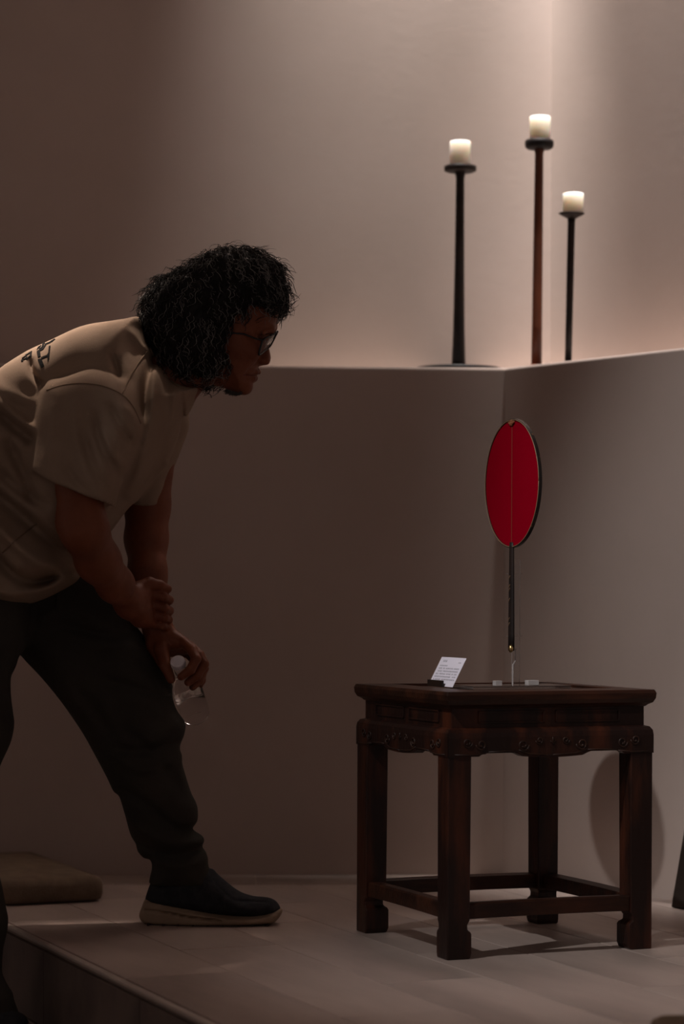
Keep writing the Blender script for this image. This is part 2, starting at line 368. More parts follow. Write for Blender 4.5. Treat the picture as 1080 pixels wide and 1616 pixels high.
for z in (hz0+.05, hz0+.06, hz0+.098, hz0+.118, hz0+.125, hz0+.142):
    bm = bmesh.new(); tube(bm, [fp(-.003, z, -.0030), fp(-.0005, z+.003, -.0034), fp(.002, z+.006, -.0028)], .0010, 4); o = obj('gold_inlay', bm, 'piping'); o.parent = hd
bm = bmesh.new(); bmesh.ops.create_uvsphere(bm, u_segments=16, v_segments=10, radius=.0062)
for v in bm.verts: v.co = Vector((v.co.x*.8, v.co.y, v.co.z*1.25))+fp(.006, hz0+.004, -.0025)
o = obj('end_knob', bm, 'gold', fan, smooth=True)

def stool_pt(a, b, z): return Vector((.198-UY*a+UX*b, 4.53+UX*a+UY*b, z))
wv = Vector((UY, -UX, 0)); bv = Vector((UX, UY, 0))
CB = P(676, 1082, 1)                                      # ray to the card's lower left corner, dropped on the stool top
t = (TOP-HC)/(CB.z-HC); CB = Vector((CB.x*t, CB.y*t, TOP))
card = thing('caption_card', CB, 0, 'white printed caption card leaning in a small dark holder on the stool corner', 'card')
CWd, CHt = .112, .063; lean = math.radians(28); uv_ = (bv*math.sin(lean)+Vector((0, 0, 1))*math.cos(lean)); nn = wv.cross(uv_).normalized()
if nn.y > 0: nn = -nn
def cp(a, b, d=0): return wv*a+uv_*b+nn*d+Vector((0, 0, .0008))+bv*(.002*math.sin(a/CWd*math.pi))
def cbox(bm, a0, a1, b0, b1, d0, d1, n=1):
    for i in range(n):
        x0, x1 = a0+(a1-a0)*i/n, a0+(a1-a0)*(i+1)/n
        v = [bm.verts.new(cp(*q)) for q in ((x0,b0,d0),(x1,b0,d0),(x1,b1,d0),(x0,b1,d0),(x0,b0,d1),(x1,b0,d1),(x1,b1,d1),(x0,b1,d1))]
        for f in ((0,3,2,1),(4,5,6,7),(0,1,5,4),(1,2,6,5),(2,3,7,6),(3,0,4,7)): bm.faces.new([v[i] for i in f])
bm = bmesh.new(); cbox(bm, 0, CWd, 0, CHt, -.0006, 0, 8); bmesh.ops.remove_doubles(bm, verts=bm.verts, dist=1e-5); obj('card_sheet', bm, 'paper', card)
bm = bmesh.new()
def glyphs(x, y, n, s, gap):
    for i in range(n):
        if rng.random() < .07: continue
        cx = x+i*gap
        for k in range(3): yy = y+s*(k/2-.5)*.8; cbox(bm, cx-s*rng.uniform(.2, .42), cx+s*rng.uniform(.2, .42), yy-s*.07, yy+s*.07, 0.0001, .0003)
        xx = cx+s*rng.uniform(-.3, .3); cbox(bm, xx-s*.07, xx+s*.07, y-s*.4, y+s*.4, .0001, .0003)
glyphs(.016, .0545, 3, .0042, .0062); glyphs(.086, .052, 4, .0020, .0032)
glyphs(.011, .0445, 9, .0024, .0036)
for r, y in enumerate((.0385, .0325, .0265, .0205, .0145)): glyphs(.008+.0005*r, y, 26, .0027, .0037)
glyphs(.008, .0085, 6, .0024, .0037)
obj('printed_text', bm, 'ink', card, recalc=False)
bm = bmesh.new()
def hb(a0, a1, f0, f1, z0, z1):
    v = [bm.verts.new(wv*a+bv*f+Vector((0, 0, z))) for a, f, z in ((a0,f0,z0),(a1,f0,z0),(a1,f1,z0),(a0,f1,z0),(a0,f0,z1),(a1,f0,z1),(a1,f1,z1),(a0,f1,z1))]
    for f in ((0,3,2,1),(4,5,6,7),(0,1,5,4),(1,2,6,5),(2,3,7,6),(3,0,4,7)): bm.faces.new([v[i] for i in f])
hb(.006, .074, -.0045, -.0006, 0, .0125); hb(.006, .074, .010, .018, 0, .008); hb(.006, .074, -.0045, .018, 0, .0007)
hold = obj('card_holder', bm, 'ebony', card, bevel=.0008)

# ---------------------------------------------------------------- candlesticks
def candle(px, pyb, pyt, Y, rpx, label):
    b = P(px, pyb, Y); tp = P(px, pyt, Y); r = rpx*Y/F; hh = tp.z-b.z
    t = thing('candle', (b.x, Y, b.z), 0, label, 'candle', 'cream pillar candles on the candlesticks')
    bm = bmesh.new(); lathe(bm, [(r*.96, 0), (r, .003), (r*.985, hh*.5), (r*1.0, hh-.004), (r*.96, hh-.0008), (r*.85, hh), (r*.7, hh-.003), (r*.1, hh-.004)], 32); obj('wax_body', bm, 'wax', t, smooth=True)
    bm = bmesh.new(); tube(bm, [(0, 0, hh-.006), (.0005, 0, hh+.004), (.002, 0, hh+.009)], .0011, 6); obj('wick', bm, 'wick', t)
def stick(name, label, px, pyc, Y, rc, prof, m, lean=0, base=None, cup=None):
    x = P(px, 575, Y).x; t = thing(name, (x, Y, LH), 0, label, 'candlestick', 'tall wooden candlesticks on the ledge')
    t.rotation_euler = (0, lean, 0); zt = P(px, pyc, Y).z-LH
    bm = bmesh.new(); lathe(bm, [(r, z*zt) for r, z in prof], 20); obj('stem', bm, m, t, smooth=True)
    bm = bmesh.new(); lathe(bm, [(r, z) for r, z in base], 48); obj('base', bm, 'ebony' if m != 'redwood' else m, t, smooth=True)
    bm = bmesh.new(); lathe(bm, [(r, zt+z) for r, z in cup], 40); obj('cup', bm, 'ebony', t, smooth=True)
    return t
k = 6.07/F
stick('candlestick', 'black candlestick with tapering stem, thick disc cup and wide round base', 724, 262, 6.07, 0,
      [(.0185, 0), (.017, .06), (.0145, .2), (.0125, .45), (.011, .75), (.0105, .94), (.014, .975), (.0145, .99)], 'ebony', .004,
      [(.104, 0), (.113, .003), (.115, .007), (.105, .0115), (.06, .016), (.02, .020)],
      [(.013, -.016), (.034, -.0145), (.040, -.012), (.0405, -.001), (.038, 0), (.036, -.003), (.01, -.004)])
candle(726.5, 263, 223, 6.07, 16.5, 'cream pillar candle on the left black candlestick with the disc cup')
stick('candlestick', 'reddish brown candlestick, tallest of the three, with a dark disc cup', 847, 222, 6.02, 0,
      [(.0135, 0), (.0125, .2), (.0115, .6), (.0105, .94), (.013, .97), (.014, .99)], 'redwood', .008,
      [(.05, 0), (.055, .003), (.054, .008), (.03, .012), (.014, .016)],
      [(.012, -.022), (.030, -.020), (.0345, -.016), (.036, -.008), (.0355, -.001), (.033, .001), (.030, -.004), (.01, -.005)])
candle(852.5, 222, 184, 6.02, 16.5, 'cream pillar candle on the tallest, reddish brown candlestick')
stick('candlestick', 'slim black candlestick, shortest of the three, with a shallow dish cup', 897, 337, 5.93, 0,
      [(.0085, 0), (.0085, .3), (.0088, .6), (.009, .93), (.010, .975)], 'ebony', .018,
      [(.045, 0), (.05, .003), (.049, .006), (.03, .010), (.010, .014)],
      [(.009, -.013), (.016, -.009), (.026, -.004), (.032, 0), (.031, .001), (.02, -.002), (.005, -.003)])
candle(905, 337, 305, 5.93, 16.5, 'cream pillar candle on the shortest, slim black candlestick')

# ---------------------------------------------------------------- cushions, board
def cushion(loc, rz, sx, sy, sz, label):
    bm = bmesh.new(); n = 30
    def se(t): return math.copysign(abs(t)**.5, t)
    # pillow-edged slab: rounded in plan and in section
    lay = []
    for ins, z in ((.016, 0), (.004, .006), (0, .018), (0, sz-.018), (.004, sz-.007), (.014, sz-.001), (.04, sz+.001), (.12, sz+.004), (.22, sz+.006)):
        ring_ = []; hx, hy, rr = sx/2-ins, sy/2-ins, max(.022-ins*.3, .006)
        for qx, qy, a0_ in ((1, 1, 0), (-1, 1, 90), (-1, -1, 180), (1, -1, 270)):
            for k in range(6):
                t = math.radians(a0_+k*18); ring_.append(bm.verts.new((qx*(hx-rr)+rr*math.cos(t), qy*(hy-rr)+rr*math.sin(t), z)))
        lay.append(ring_)
    for A, B in zip(lay, lay[1:]):
        for k in range(24): bm.faces.new((A[k], A[(k+1) % 24], B[(k+1) % 24], B[k]))
    bm.faces.new(lay[0][::-1]); bm.faces.new(lay[-1])
    o = obj('floor_cushion', bm, 'cushion', smooth=True); o.location = loc; o.rotation_euler = (0, 0, rz)
    tag(o, label, 'cushion', 'flat floor cushions')
    return o
cx = P(166, 1424, F*HC/484)
cu = .58; cv = .58
c_ = Vector((cx.x, cx.y, 0))+Vector((-UX*cu/2, -UY*cu/2, 0))+Vector((-UY*cv/2, UX*cv/2, 0))
cushion((c_.x, c_.y, .0004), TH, cu, cv, .056, 'flat brown floor cushion lying on the platform behind the leaning person')
c2 = P(1036, 1606, 3.62)
cushion((.752, 3.325, .0004), .03, .58, .58, .062, 'dark brown floor cushion at the bottom right corner of the picture, out of focus')
bp = P(1071, 1427, 5.36)
bm = bmesh.new(); prism(bm, [(0, 0), (.40, 0), (.40, .55), (.125, .55)], 0, .02, 'y')
o = obj('leaning_board', bm, 'board', bevel=.003); o.location = (bp.x-.022, 5.32, 0.001); o.rotation_euler = (0, 0, -.94)
tag(o, 'dark slanted board by the right wall, cut off by the right picture edge', 'board')

# ================================================================ implicit surfaces for the person
class Grid:
    def __init__(s, lo, hi, res):
        s.lo = np.array(lo, np.float32); s.res = res; s.n = np.ceil((np.array(hi)-lo)/res).astype(int)+1
        s.x, s.y, s.z = [(s.lo[i]+res*np.arange(s.n[i])).astype(np.float32) for i in range(3)]
        s.X = s.x[:, None, None]; s.Y = s.y[None, :, None]; s.Z = s.z[None, None, :]
        s.X2, s.Z2 = np.meshgrid(s.x, s.z, indexing='ij')
    def full(s): return np.full(tuple(s.n), .5, np.float32)
def smin(a, b, k):
    if k <= 0: return np.minimum(a, b)
    hh = np.maximum(k-np.abs(a-b), 0)/k; return np.minimum(a, b)-hh*hh*k*.25
def smax(a, b, k): return -smin(-a, -b, k)
def pxline(pts, Y): return [(p.x, p.z) for p in (P(a, b, Y) for a, b in pts)]
def seg2(X, Z, pts, closed):
    pts = np.array(pts, np.float32); d2 = np.full(X.shape, 1e9, np.float32); ins = np.zeros(X.shape, bool); n = len(pts)
    for i in range(n if closed else n-1):
        a, b = pts[i], pts[(i+1) % n]; e = b-a; wx, wz = X-a[0], Z-a[1]
        t = np.clip((wx*e[0]+wz*e[1])/max(e@e, 1e-12), 0, 1); d2 = np.minimum(d2, (wx-t*e[0])**2+(wz-t*e[1])**2)
        if closed:
            c = (a[1] > Z) != (b[1] > Z)
            with np.errstate(divide='ignore', invalid='ignore'): ins ^= c & (X < (b[0]-a[0])*(Z-a[1])/(b[1]-a[1]+1e-12)+a[0])
    d = np.sqrt(d2); return np.where(ins, -d, d) if closed else d
def inflate(g, poly, Ym, Yc=None, W=.1, R=.05, n=5):
    "solid whose outline (seen from the front) is poly; W half depth, R rounding"
    pts = catmull(pxline(poly, Ym), n); s = -seg2(g.X2, g.Z2, pts, True)
    Yc = Ym if Yc is None else Yc
    if callable(Yc): Yc = Yc(g.X2, g.Z2)[:, None, :]
    Wf = W(g.X2, g.Z2)[:, None, :] if callable(W) else W
    q1 = np.maximum(1-s/R, 0).astype(np.float32)[:, None, :]
    return ((np.sqrt(q1*q1+((g.Y-Yc)/Wf)**2)-1)*np.minimum(R, Wf)).astype(np.float32)
def capsule(g, d, pts, rs, k=.01, sy=1.0):
    "tapered chain blended into d (in place, local boxes)"
    for (a, b, ra, rb) in zip(pts, pts[1:], rs, rs[1:]):
        a = np.array(a, np.float32); b = np.array(b, np.float32); m = max(ra, rb)+k+3*g.res
        i0 = np.clip(((np.minimum(a, b)-m-g.lo)/g.res).astype(int), 0, g.n); i1 = np.clip(((np.maximum(a, b)+m-g.lo)/g.res).astype(int)+2, 0, g.n)
        sl = tuple(slice(i0[j], i1[j]) for j in range(3))
        if min(i1-i0) <= 0: continue
        X, Y, Z = g.X[sl[0]], g.Y[:, sl[1]], g.Z[:, :, sl[2]]; e = b-a
        wx, wy, wz = X-a[0], Y-a[1], Z-a[2]; t = np.clip((wx*e[0]+wy*e[1]+wz*e[2])/max(e@e, 1e-12), 0, 1)
        f = np.sqrt((wx-t*e[0])**2+((wy-t*e[1])/sy)**2+(wz-t*e[2])**2)-(ra+(rb-ra)*t)
        d[sl] = smin(d[sl], f.astype(np.float32), k)
    return d
def ellip(g, c, r):
    c = np.array(c); q = np.sqrt(((g.X-c[0])/r[0])**2+((g.Y-c[1])/r[1])**2+((g.Z-c[2])/r[2])**2)
    return ((q-1)*min(r)).astype(np.float32)
def crease(g, d, pts, Ym, depth, width):
    "fold: a groove (depth > 0) or ridge (< 0) along a line, fading at its ends"
    L = catmull(pxline(pts, Ym), 5, closed=False); c = seg2(g.X2, g.Z2, L, False)
    a, b = L[0], L[-1]; ln = max(np.hypot(*(b-a)), 1e-6)
    t = ((g.X2-a[0])*(b[0]-a[0])+(g.Z2-a[1])*(b[1]-a[1]))/ln**2; fade = np.clip(np.minimum(t+.15, 1.15-t)/.3, 0, 1)
    fld = (depth*fade*np.exp(-(c/width)**2)).astype(np.float32); d += fld[:, None, :]; return d
def nets(g, d):
    n = d.shape; s = d < 0
    cc = np.zeros(tuple(k-1 for k in n), np.uint8)
    for i in (0, 1):
        for j in (0, 1):
            for k in (0, 1): cc += s[i:n[0]-1+i, j:n[1]-1+j, k:n[2]-1+k]
    act = (cc > 0) & (cc < 8); idx = np.argwhere(act); vid = np.full(act.shape, -1, np.int32); vid[act] = np.arange(len(idx))
    acc = np.zeros((len(idx), 3)); cnt = np.zeros(len(idx))
    I, J, K = idx.T; cor = {(i, j, k): d[I+i, J+j, K+k] for i in (0, 1) for j in (0, 1) for k in (0, 1)}
    for a in cor:
        for ax in range(3):
            if a[ax] == 0:
                b = list(a); b[ax] = 1; b = tuple(b); da, db = cor[a], cor[b]; m = (da < 0) != (db < 0)
                t = da[m]/(da[m]-db[m]); p = np.tile(np.array(a, float), (m.sum(), 1)); p[:, ax] += t; acc[m] += p; cnt[m] += 1
    V = (idx+acc/cnt[:, None])*g.res+g.lo; faces = []
    for ax in range(3):
        sa = np.take(s, range(0, n[ax]-1), ax); sb = np.take(s, range(1, n[ax]), ax); e = np.argwhere(sa != sb)
        o1, o2 = [(1, 2), (2, 0), (0, 1)][ax]
        e = e[(e[:, o1] > 0) & (e[:, o2] > 0) & (e[:, o1] < n[o1]-1) & (e[:, o2] < n[o2]-1)]
        inn = sa[tuple(e.T)]
        def v(p, q): f = e.copy(); f[:, o1] -= p; f[:, o2] -= q; return vid[tuple(f.T)]
        Q = np.stack([v(1, 1), v(0, 1), v(0, 0), v(1, 0)], 1); Q[~inn] = Q[~inn][:, ::-1]; faces.append(Q)
    return V, np.concatenate(faces)
def build_mesh(name, parts):
    V = []; Fc = []; o = 0
    for v, f in parts: V.append(v); Fc.append(f+o); o += len(v)
    V = np.concatenate(V); Fc = np.concatenate(Fc); me = bpy.data.meshes.new(name)
    me.vertices.add(len(V)); me.vertices.foreach_set('co', V.astype(np.float32).ravel()); me.loops.add(Fc.size); me.loops.foreach_set('vertex_index', Fc.astype(np.int32).ravel())
    me.polygons.add(len(Fc)); me.polygons.foreach_set('loop_start', np.arange(0, Fc.size, 4, dtype=np.int32)); me.polygons.foreach_set('loop_total', np.full(len(Fc), 4, np.int32))
    me.update(calc_edges=True); me.validate(); return me
def bvh_of(V, Fc): return BVHTree.FromPolygons([tuple(v) for v in V], [tuple(int(i) for i in f) for f in Fc])
EYE = Vector((0, 0, HC))
def cast(bvh, px, py, off=0.0):
    dr = (P(px, py, 1)-EYE).normalized(); h_, nrm, _, _ = bvh.ray_cast(EYE, dr)
    if h_ is None: return None
    return h_-dr*off
def surf_line(bm, bvh, pts, r, off=0, n=6, sub=6):
    L = catmull(pts, sub, closed=False); q = [cast(bvh, a, b, off) for a, b in L]; run = []
    for p in q+[None]:
        if p is not None and (not run or (p-run[-1]).length < .03): run.append(p)
        else:
            if len(run) > 1: tube(bm, run, r, n)
            run = [p] if p is not None else []
def p3(*a): return tuple(P(*a))

# ---------------------------------------------------------------- t-shirt
YT = 4.86
g = Grid((-.98, 4.50, .60), (-.24, 5.24, 1.27), .004)
torso = [(224, 503), (200, 506), (165, 511), (130, 520), (100, 530), (70, 544), (40, 560), (0, 589), (-50, 640), (-110, 720), (-160, 800), (-185, 900), (-160, 950), (-80, 958), (0, 958), (50, 951),
         (95, 931), (121, 915), (122, 890), (140, 866), (170, 841), (200, 806), (235, 770), (262, 742), (282, 702), (296, 662), (309, 632), (317, 612), (303, 612), (288, 608), (262, 590), (242, 560), (232, 530)]
def Wt(X, Z): return .190+.020*np.clip((Z-.72)/.35, 0, 1)
d = inflate(g, torso, YT, None, Wt, .085)
def lin(px0, py0, px1, py1, Y):                      # signed half plane in the picture plane, > 0 beyond the hem
    a, b = P(px0, py0, Y), P(px1, py1, Y); ex, ez = b.x-a.x, b.z-a.z; l = math.hypot(ex, ez); nx, nz = ez/l, -ex/l
    if nz > 0: nx, nz = -nx, -nz
    return ((g.X2-a.x)*nx+(g.Z2-a.z)*nz).astype(np.float32)[:, None, :]
def sleeve(poly, Y, W, R, hem, cr=()):
    f = inflate(g, poly, Y, None, W, R); pl = lin(*hem, Y)
    for L, dp, wd in cr: crease(g, f, L, Y-.05, dp, wd)
    f = smax(f, pl, .003)
    hole = np.maximum(f+.008, -(pl+.005)); return np.maximum(f, -hole), hole
SCR = (([(150, 655), (160, 700), (180, 740), (188, 752)], .006, .008), ([(135, 690), (150, 740), (165, 775)], .005, .009), ([(175, 640), (195, 680), (205, 700)], .006, .008), ([(165, 680), (182, 720), (192, 735)], -.004, .006),
                  ([(105, 730), (125, 765), (150, 785)], .004, .008), ([(120, 640), (125, 700), (145, 760)], -.004, .010), ([(85, 640), (80, 700), (75, 740)], -.003, .012), ([(195, 640), (215, 665), (210, 700)], -.004, .006), ([(66, 752), (100, 772), (168, 792)], .0035, .003))
s1, h1 = sleeve([(95, 600), (135, 590), (185, 600), (215, 630), (226, 670), (214, 705), (203, 735), (195, 762), (184, 800), (180, 850), (60, 800), (50, 750), (60, 690), (66, 640), (74, 612)], 4.655, .084, .042, (54, 744, 172, 799), SCR)
s2, h2 = sleeve([(225, 640), (290, 640), (300, 670), (285, 710), (272, 745), (268, 790), (268, 850), (195, 850), (196, 800), (205, 740)], 5.055, .075, .045, (196, 803, 268, 801))
for L, dp, wd in (([(0, 633), (30, 660), (60, 683), (68, 690)], -.006, .010), ([(0, 650), (35, 680), (66, 702)], .008, .014), ([(0, 745), (35, 775), (75, 800)], .006, .012),
                  ([(-20, 770), (30, 810), (80, 855), (110, 880)], .012, .016), ([(-30, 800), (20, 850), (70, 890), (112, 905)], -.010, .013), ([(-30, 850), (20, 905), (60, 915), (105, 895)], .012, .013),
                  ([(-40, 890), (0, 935), (50, 935), (100, 915)], -.008, .012), ([(235, 560), (232, 600), (228, 650), (222, 700)], .007, .008), ([(244, 570), (246, 620), (240, 680), (222, 740), (200, 780)], -.006, .010),
                  ([(262, 600), (262, 660), (245, 730), (215, 775)], .006, .011), ([(285, 620), (276, 670), (262, 720)], .006, .006), ([(180, 560), (190, 590), (198, 615)], .005, .007), ([(205, 520), (220, 540), (238, 552)], -.004, .008),
                  ([(50, 570), (55, 590), (72, 612)], .006, .006), ([(20, 700), (45, 760), (55, 790)], .006, .012), ([(-20, 600), (20, 625), (60, 640)], -.003, .012)):
    crease(g, d, L, YT-.15, dp*1.5, wd)
d = smin(d, s1, .018); d = smin(d, s2, .018)
hp = (P(0, 962, YT).z+.0-g.Z); d = smax(d, hp.astype(np.float32), .003)         # waist hem is cut, cloth is hollow below it
wav = (.0016*np.sin(31*g.X2+17*g.Z2)+.0012*np.sin(-23*g.X2+47*g.Z2+1)+.0008*np.sin(80*g.X2-30*g.Z2)).astype(np.float32); d += wav[:, None, :]
SV, SF = nets(g, d); shirt_me = build_mesh('t_shirt', [(SV, SF)]); sb = bvh_of(SV, SF)

# ---------------------------------------------------------------- trousers
g = Grid((-1.02, 4.50, -.16), (-.22, 5.16, .80), .0045)
leg1 = [(-60, 860), (60, 850), (120, 880), (168, 915), (205, 958), (217, 988), (229, 1002), (241, 1025), (254, 1046), (267, 1067), (274, 1086), (275, 1110), (281, 1126), (291, 1140), (292, 1153), (288, 1170), (283, 1184), (286, 1202), (293, 1226), (303, 1255),
        (311, 1276), (311, 1298), (308, 1311), (317, 1324), (323, 1340), (325, 1360), (331, 1382), (332, 1410), (240, 1410), (238, 1370), (236, 1356), (227, 1357), (216, 1347), (212, 1334), (204, 1318), (199, 1298), (194, 1280),
        (187, 1257), (179, 1251), (172, 1236), (165, 1221), (150, 1192), (130, 1155), (100, 1110), (70, 1072), (45, 1045), (30, 1030), (-20, 1000), (-60, 950)]
zk = P(0, 1388, 5.03).z; zt_ = P(0, 930, 4.95).z
def Yl(X, Z): return 4.955+.075*np.clip((zt_-Z)/(zt_-zk), 0, 1)
def Wl(X, Z): return .058+.042*np.clip((Z-zk)/(zt_-zk)*1.6, 0, 1)
d = inflate(g, leg1, 4.99, Yl, Wl, .06)
d = smax(d, (P(0, 1397, 5.0).z-g.Z).astype(np.float32), .003)
leg2 = [(-60, 850), (40, 850), (38, 960), (34, 1022), (23, 1040), (18, 1084), (21, 1129), (17, 1169), (0, 1211), (-12, 1260), (-10, 1330), (8, 1380), (18, 1420), (23, 1450), (17, 1490), (18, 1522), (32, 1550), (44, 1578), (50, 1595), (50, 1640), (-50, 1640),
        (-70, 1500), (-110, 1400), (-140, 1250), (-165, 1100), (-185, 950), (-150, 870)]
e = inflate(g, leg2, 4.76, lambda X, Z: 4.83-.22*np.clip((.62-Z)/.75, 0, 1), lambda X, Z: .075+.015*np.clip(Z/.6, 0, 1), .06)
e = smax(e, (P(0, 1608, 4.62).z-g.Z).astype(np.float32), .003)
for L, dp, wd in (([(100, 985), (160, 1000), (225, 1012)], .008, .010), ([(150, 1035), (205, 1030), (245, 1062)], .006, .010), ([(165, 1070), (215, 1085), (268, 1100)], .006, .010), ([(180, 1180), (230, 1185), (278, 1172)], .009, .010), ([(190, 1200), (235, 1215), (285, 1195)], -.007, .009),
                  ([(200, 1150), (250, 1200), (290, 1262)], .008, .012), ([(185, 1240), (230, 1270), (275, 1310), (308, 1314)], .010, .010), ([(205, 1300), (260, 1330), (318, 1332)], -.008, .010), ([(215, 1335), (270, 1352), (322, 1342)], .010, .008),
                  ([(225, 1357), (280, 1372), (326, 1362)], -.006, .008), ([(120, 1080), (160, 1130), (190, 1180)], .006, .014), ([(60, 985), (110, 960), (160, 975)], -.005, .012), ([(240, 1110), (265, 1130), (285, 1150)], -.005, .012), ([(170, 1100), (180, 1160), (200, 1230)], -.005, .015), ([(98, 900), (98, 940), (100, 962)], -.004, .004)):
    crease(g, d, L, 4.93, dp, wd)
for L, dp, wd in (([(-40, 1000), (0, 1060), (15, 1130)], .008, .012), ([(-60, 1400), (0, 1490)], .010, .010), ([(-30, 1440), (10, 1450)], -.006, .010), ([(-40, 1540), (5, 1530)], .010, .010), ([(-40, 1575), (25, 1560)], -.006, .008)): crease(g, e, L, 4.70, dp, wd)
d = smin(d, e, .02); TV, TF = nets(g, d); tr_me = build_mesh('trousers', [(TV, TF)])

# ---------------------------------------------------------------- head
YHd = 4.86
g = Grid((-.42, 4.74, 1.03), (-.10, 4.98, 1.38), .0021)
head = [(440, 484), (439.5, 498), (438, 511), (435.5, 519.5), (427, 527), (420, 535), (416, 547), (413, 560), (409, 570), (407, 579), (406, 586), (403, 592), (400, 598), (396, 603), (396, 608), (392, 615), (385, 619.5), (377, 621), (366, 617), (350, 611), (330, 604),
        (306, 600), (280, 585), (262, 545), (256, 500), (272, 445), (320, 412), (370, 404), (415, 418), (436, 450)]
def Wh(X, Z):
    p = P(0, 600, YHd).z; return .056+.020*np.clip((Z-p)/.09, 0, 1)
d = inflate(g, head, YHd, None, Wh, .058, 4)
nose = [(425, 532), (423.5, 540), (424.5, 548), (426.5, 557), (427.5, 566), (424, 573), (417, 576.5), (409, 576), (404, 568), (410, 550), (420, 532)]
d = smin(d, inflate(g, nose, YHd, None, lambda X, Z: .010+.008*np.clip((P(0, 545, YHd).z-Z)/.03, 0, 1), .012, 4), .010)
for s in (-1, 1):
    capsule(g, d, [p3(415, 569, YHd+s*.013), p3(420, 570, YHd+s*.010)], [.0065, .007], .006)                 # nostril wings
    capsule(g, d, [p3(430, 518, YHd+s*.008), p3(426, 521, YHd+s*.028), p3(415, 526, YHd+s*.050)], [.006, .007, .005], .012)   # brow ridge
    capsule(g, d, [p3(398, 556, YHd+s*.046), p3(378, 550, YHd+s*.058)], [.016, .014], .02)                     # cheekbone
    d = smax(d, -ellip(g, P(421, 538, YHd+s*.033), (.016, .014, .011)), .012)                                  # eye socket
    capsule(g, d, [p3(417, 541, YHd+s*.022), p3(411, 543, YHd+s*.036), p3(405, 541, YHd+s*.042)], [.0075, .0105, .006], .004)  # lids over the eye
    d = smax(d, -ellip(g, P(418, 574.5, YHd+s*.006), (.006, .0032, .0032)), .003)                              # nostril
capsule(g, d, [p3(393, 590, YHd-.024), p3(403, 588, YHd-.010), p3(406.5, 587, YHd), p3(403, 588, YHd+.010), p3(393, 590, YHd+.024)], [.003, .0052, .0058, .0052, .003], .005)
capsule(g, d, [p3(391, 596, YHd-.022), p3(399, 597, YHd-.010), p3(401.5, 597, YHd), p3(399, 597, YHd+.010), p3(391, 596, YHd+.022)], [.003, .0055, .006, .0055, .003], .005)
m_ = smin(g.full(), g.full(), 0); capsule(g, m_, [p3(387, 591.5, YHd-.034), p3(398, 592.5, YHd-.022), p3(407, 592, YHd-.006), p3(408, 592, YHd+.006), p3(398, 592.5, YHd+.022)], [.0012, .0018, .0018, .0018, .0012], .002)
d = smax(d, -m_, .003)
capsule(g, d, [p3(388, 612, YHd-.012), p3(388, 612, YHd+.012)], [.012, .012], .015)                            # chin
m_ = g.full(); capsule(g, m_, [p3(404, 575, YHd-.022), p3(394, 584, YHd-.036), p3(388, 592, YHd-.040)], [.001, .0015, .001], .001); d += (.0022*np.exp(-(np.maximum(m_, 0)/.004)**2)).astype(np.float32)   # smile line
capsule(g, d, [p3(345, 545, YHd-.070), p3(338, 560, YHd-.074), p3(342, 572, YHd-.066)], [.009, .010, .006], .006)   # ear, under the hair
capsule(g, d, [p3(345, 545, YHd+.070), p3(338, 560, YHd+.074), p3(342, 572, YHd+.066)], [.009, .010, .006], .006)
capsule(g, d, [p3(300, 560, YHd), p3(268, 600, YHd), p3(240, 625, YHd)], [.058, .056, .062], .03)              # neck
HV, HF = nets(g, d); hb_ = bvh_of(HV, HF)

# ---------------------------------------------------------------- arms and hands
g = Grid((-.64, 4.53, .46), (-.24, 5.12, .98), .0022)
d = g.full()
capsule(g, d, [p3(135, 700, 4.655), p3(126, 770, 4.64), p3(128, 815, 4.625), p3(134, 838, 4.625), p3(155, 885, 4.69), p3(182, 922, 4.77), p3(200, 944, 4.835)], [.044, .042, .041, .043, .041, .034, .028], .02)
capsule(g, d, [p3(112, 808, 4.63), p3(108, 826, 4.63)], [.018, .020], .02)                                     # elbow point
capsule(g, d, [p3(245, 700, 5.05), p3(233, 800, 5.035), p3(231, 850, 5.02), p3(233, 905, 4.99), p3(241, 950, 4.97), p3(247, 985, 4.955)], [.045, .044, .042, .037, .031, .026], .02)
def flatten_union(pts, rs, k, sy=.7): capsule(g, d, pts, rs, k, sy)
# right hand: back of the hand over the other wrist, fingers closing round it
capsule(g, d, [p3(200, 944, 4.840), p3(218, 940, 4.872), p3(237, 940, 4.892)], [.027, .021, .0125], .014)
capsule(g, d, [p3(203, 952, 4.845), p3(222, 962, 4.876), p3(237, 968, 4.895)], [.026, .020, .0115], .014)
capsule(g, d, [p3(206, 960, 4.850), p3(222, 976, 4.882), p3(240, 984, 4.900)], [.024, .016, .011], .014)
for (x0, y0, x1, y1, x2, y2, r, dy) in ((241, 938, 258, 942, 267, 947, .0092, 0), (243, 955, 260, 960, 267, 964, .0094, .002), (242, 970, 259, 975, 265.5, 978, .0090, .006), (238, 983, 256, 988, 263.5, 990, .0080, .012)):
    capsule(g, d, [p3(x0, y0, 4.893+dy), p3(x1, y1, 4.893+dy), p3(x2, y2, 4.912+dy)], [r*1.08, r*1.05, r], .002)
    capsule(g, d, [p3(x2, y2, 4.912+dy), p3(x2-2, y2+1, 4.945), p3(x2-14, y2+2, 4.975)], [r, r*.95, r*.8], .003)
capsule(g, d, [p3(216, 930, 4.868), p3(236, 921, 4.882), p3(252, 924, 4.892), p3(265, 929.5, 4.905)], [.016, .0125, .0105, .0085], .005)     # thumb laid above the fingers
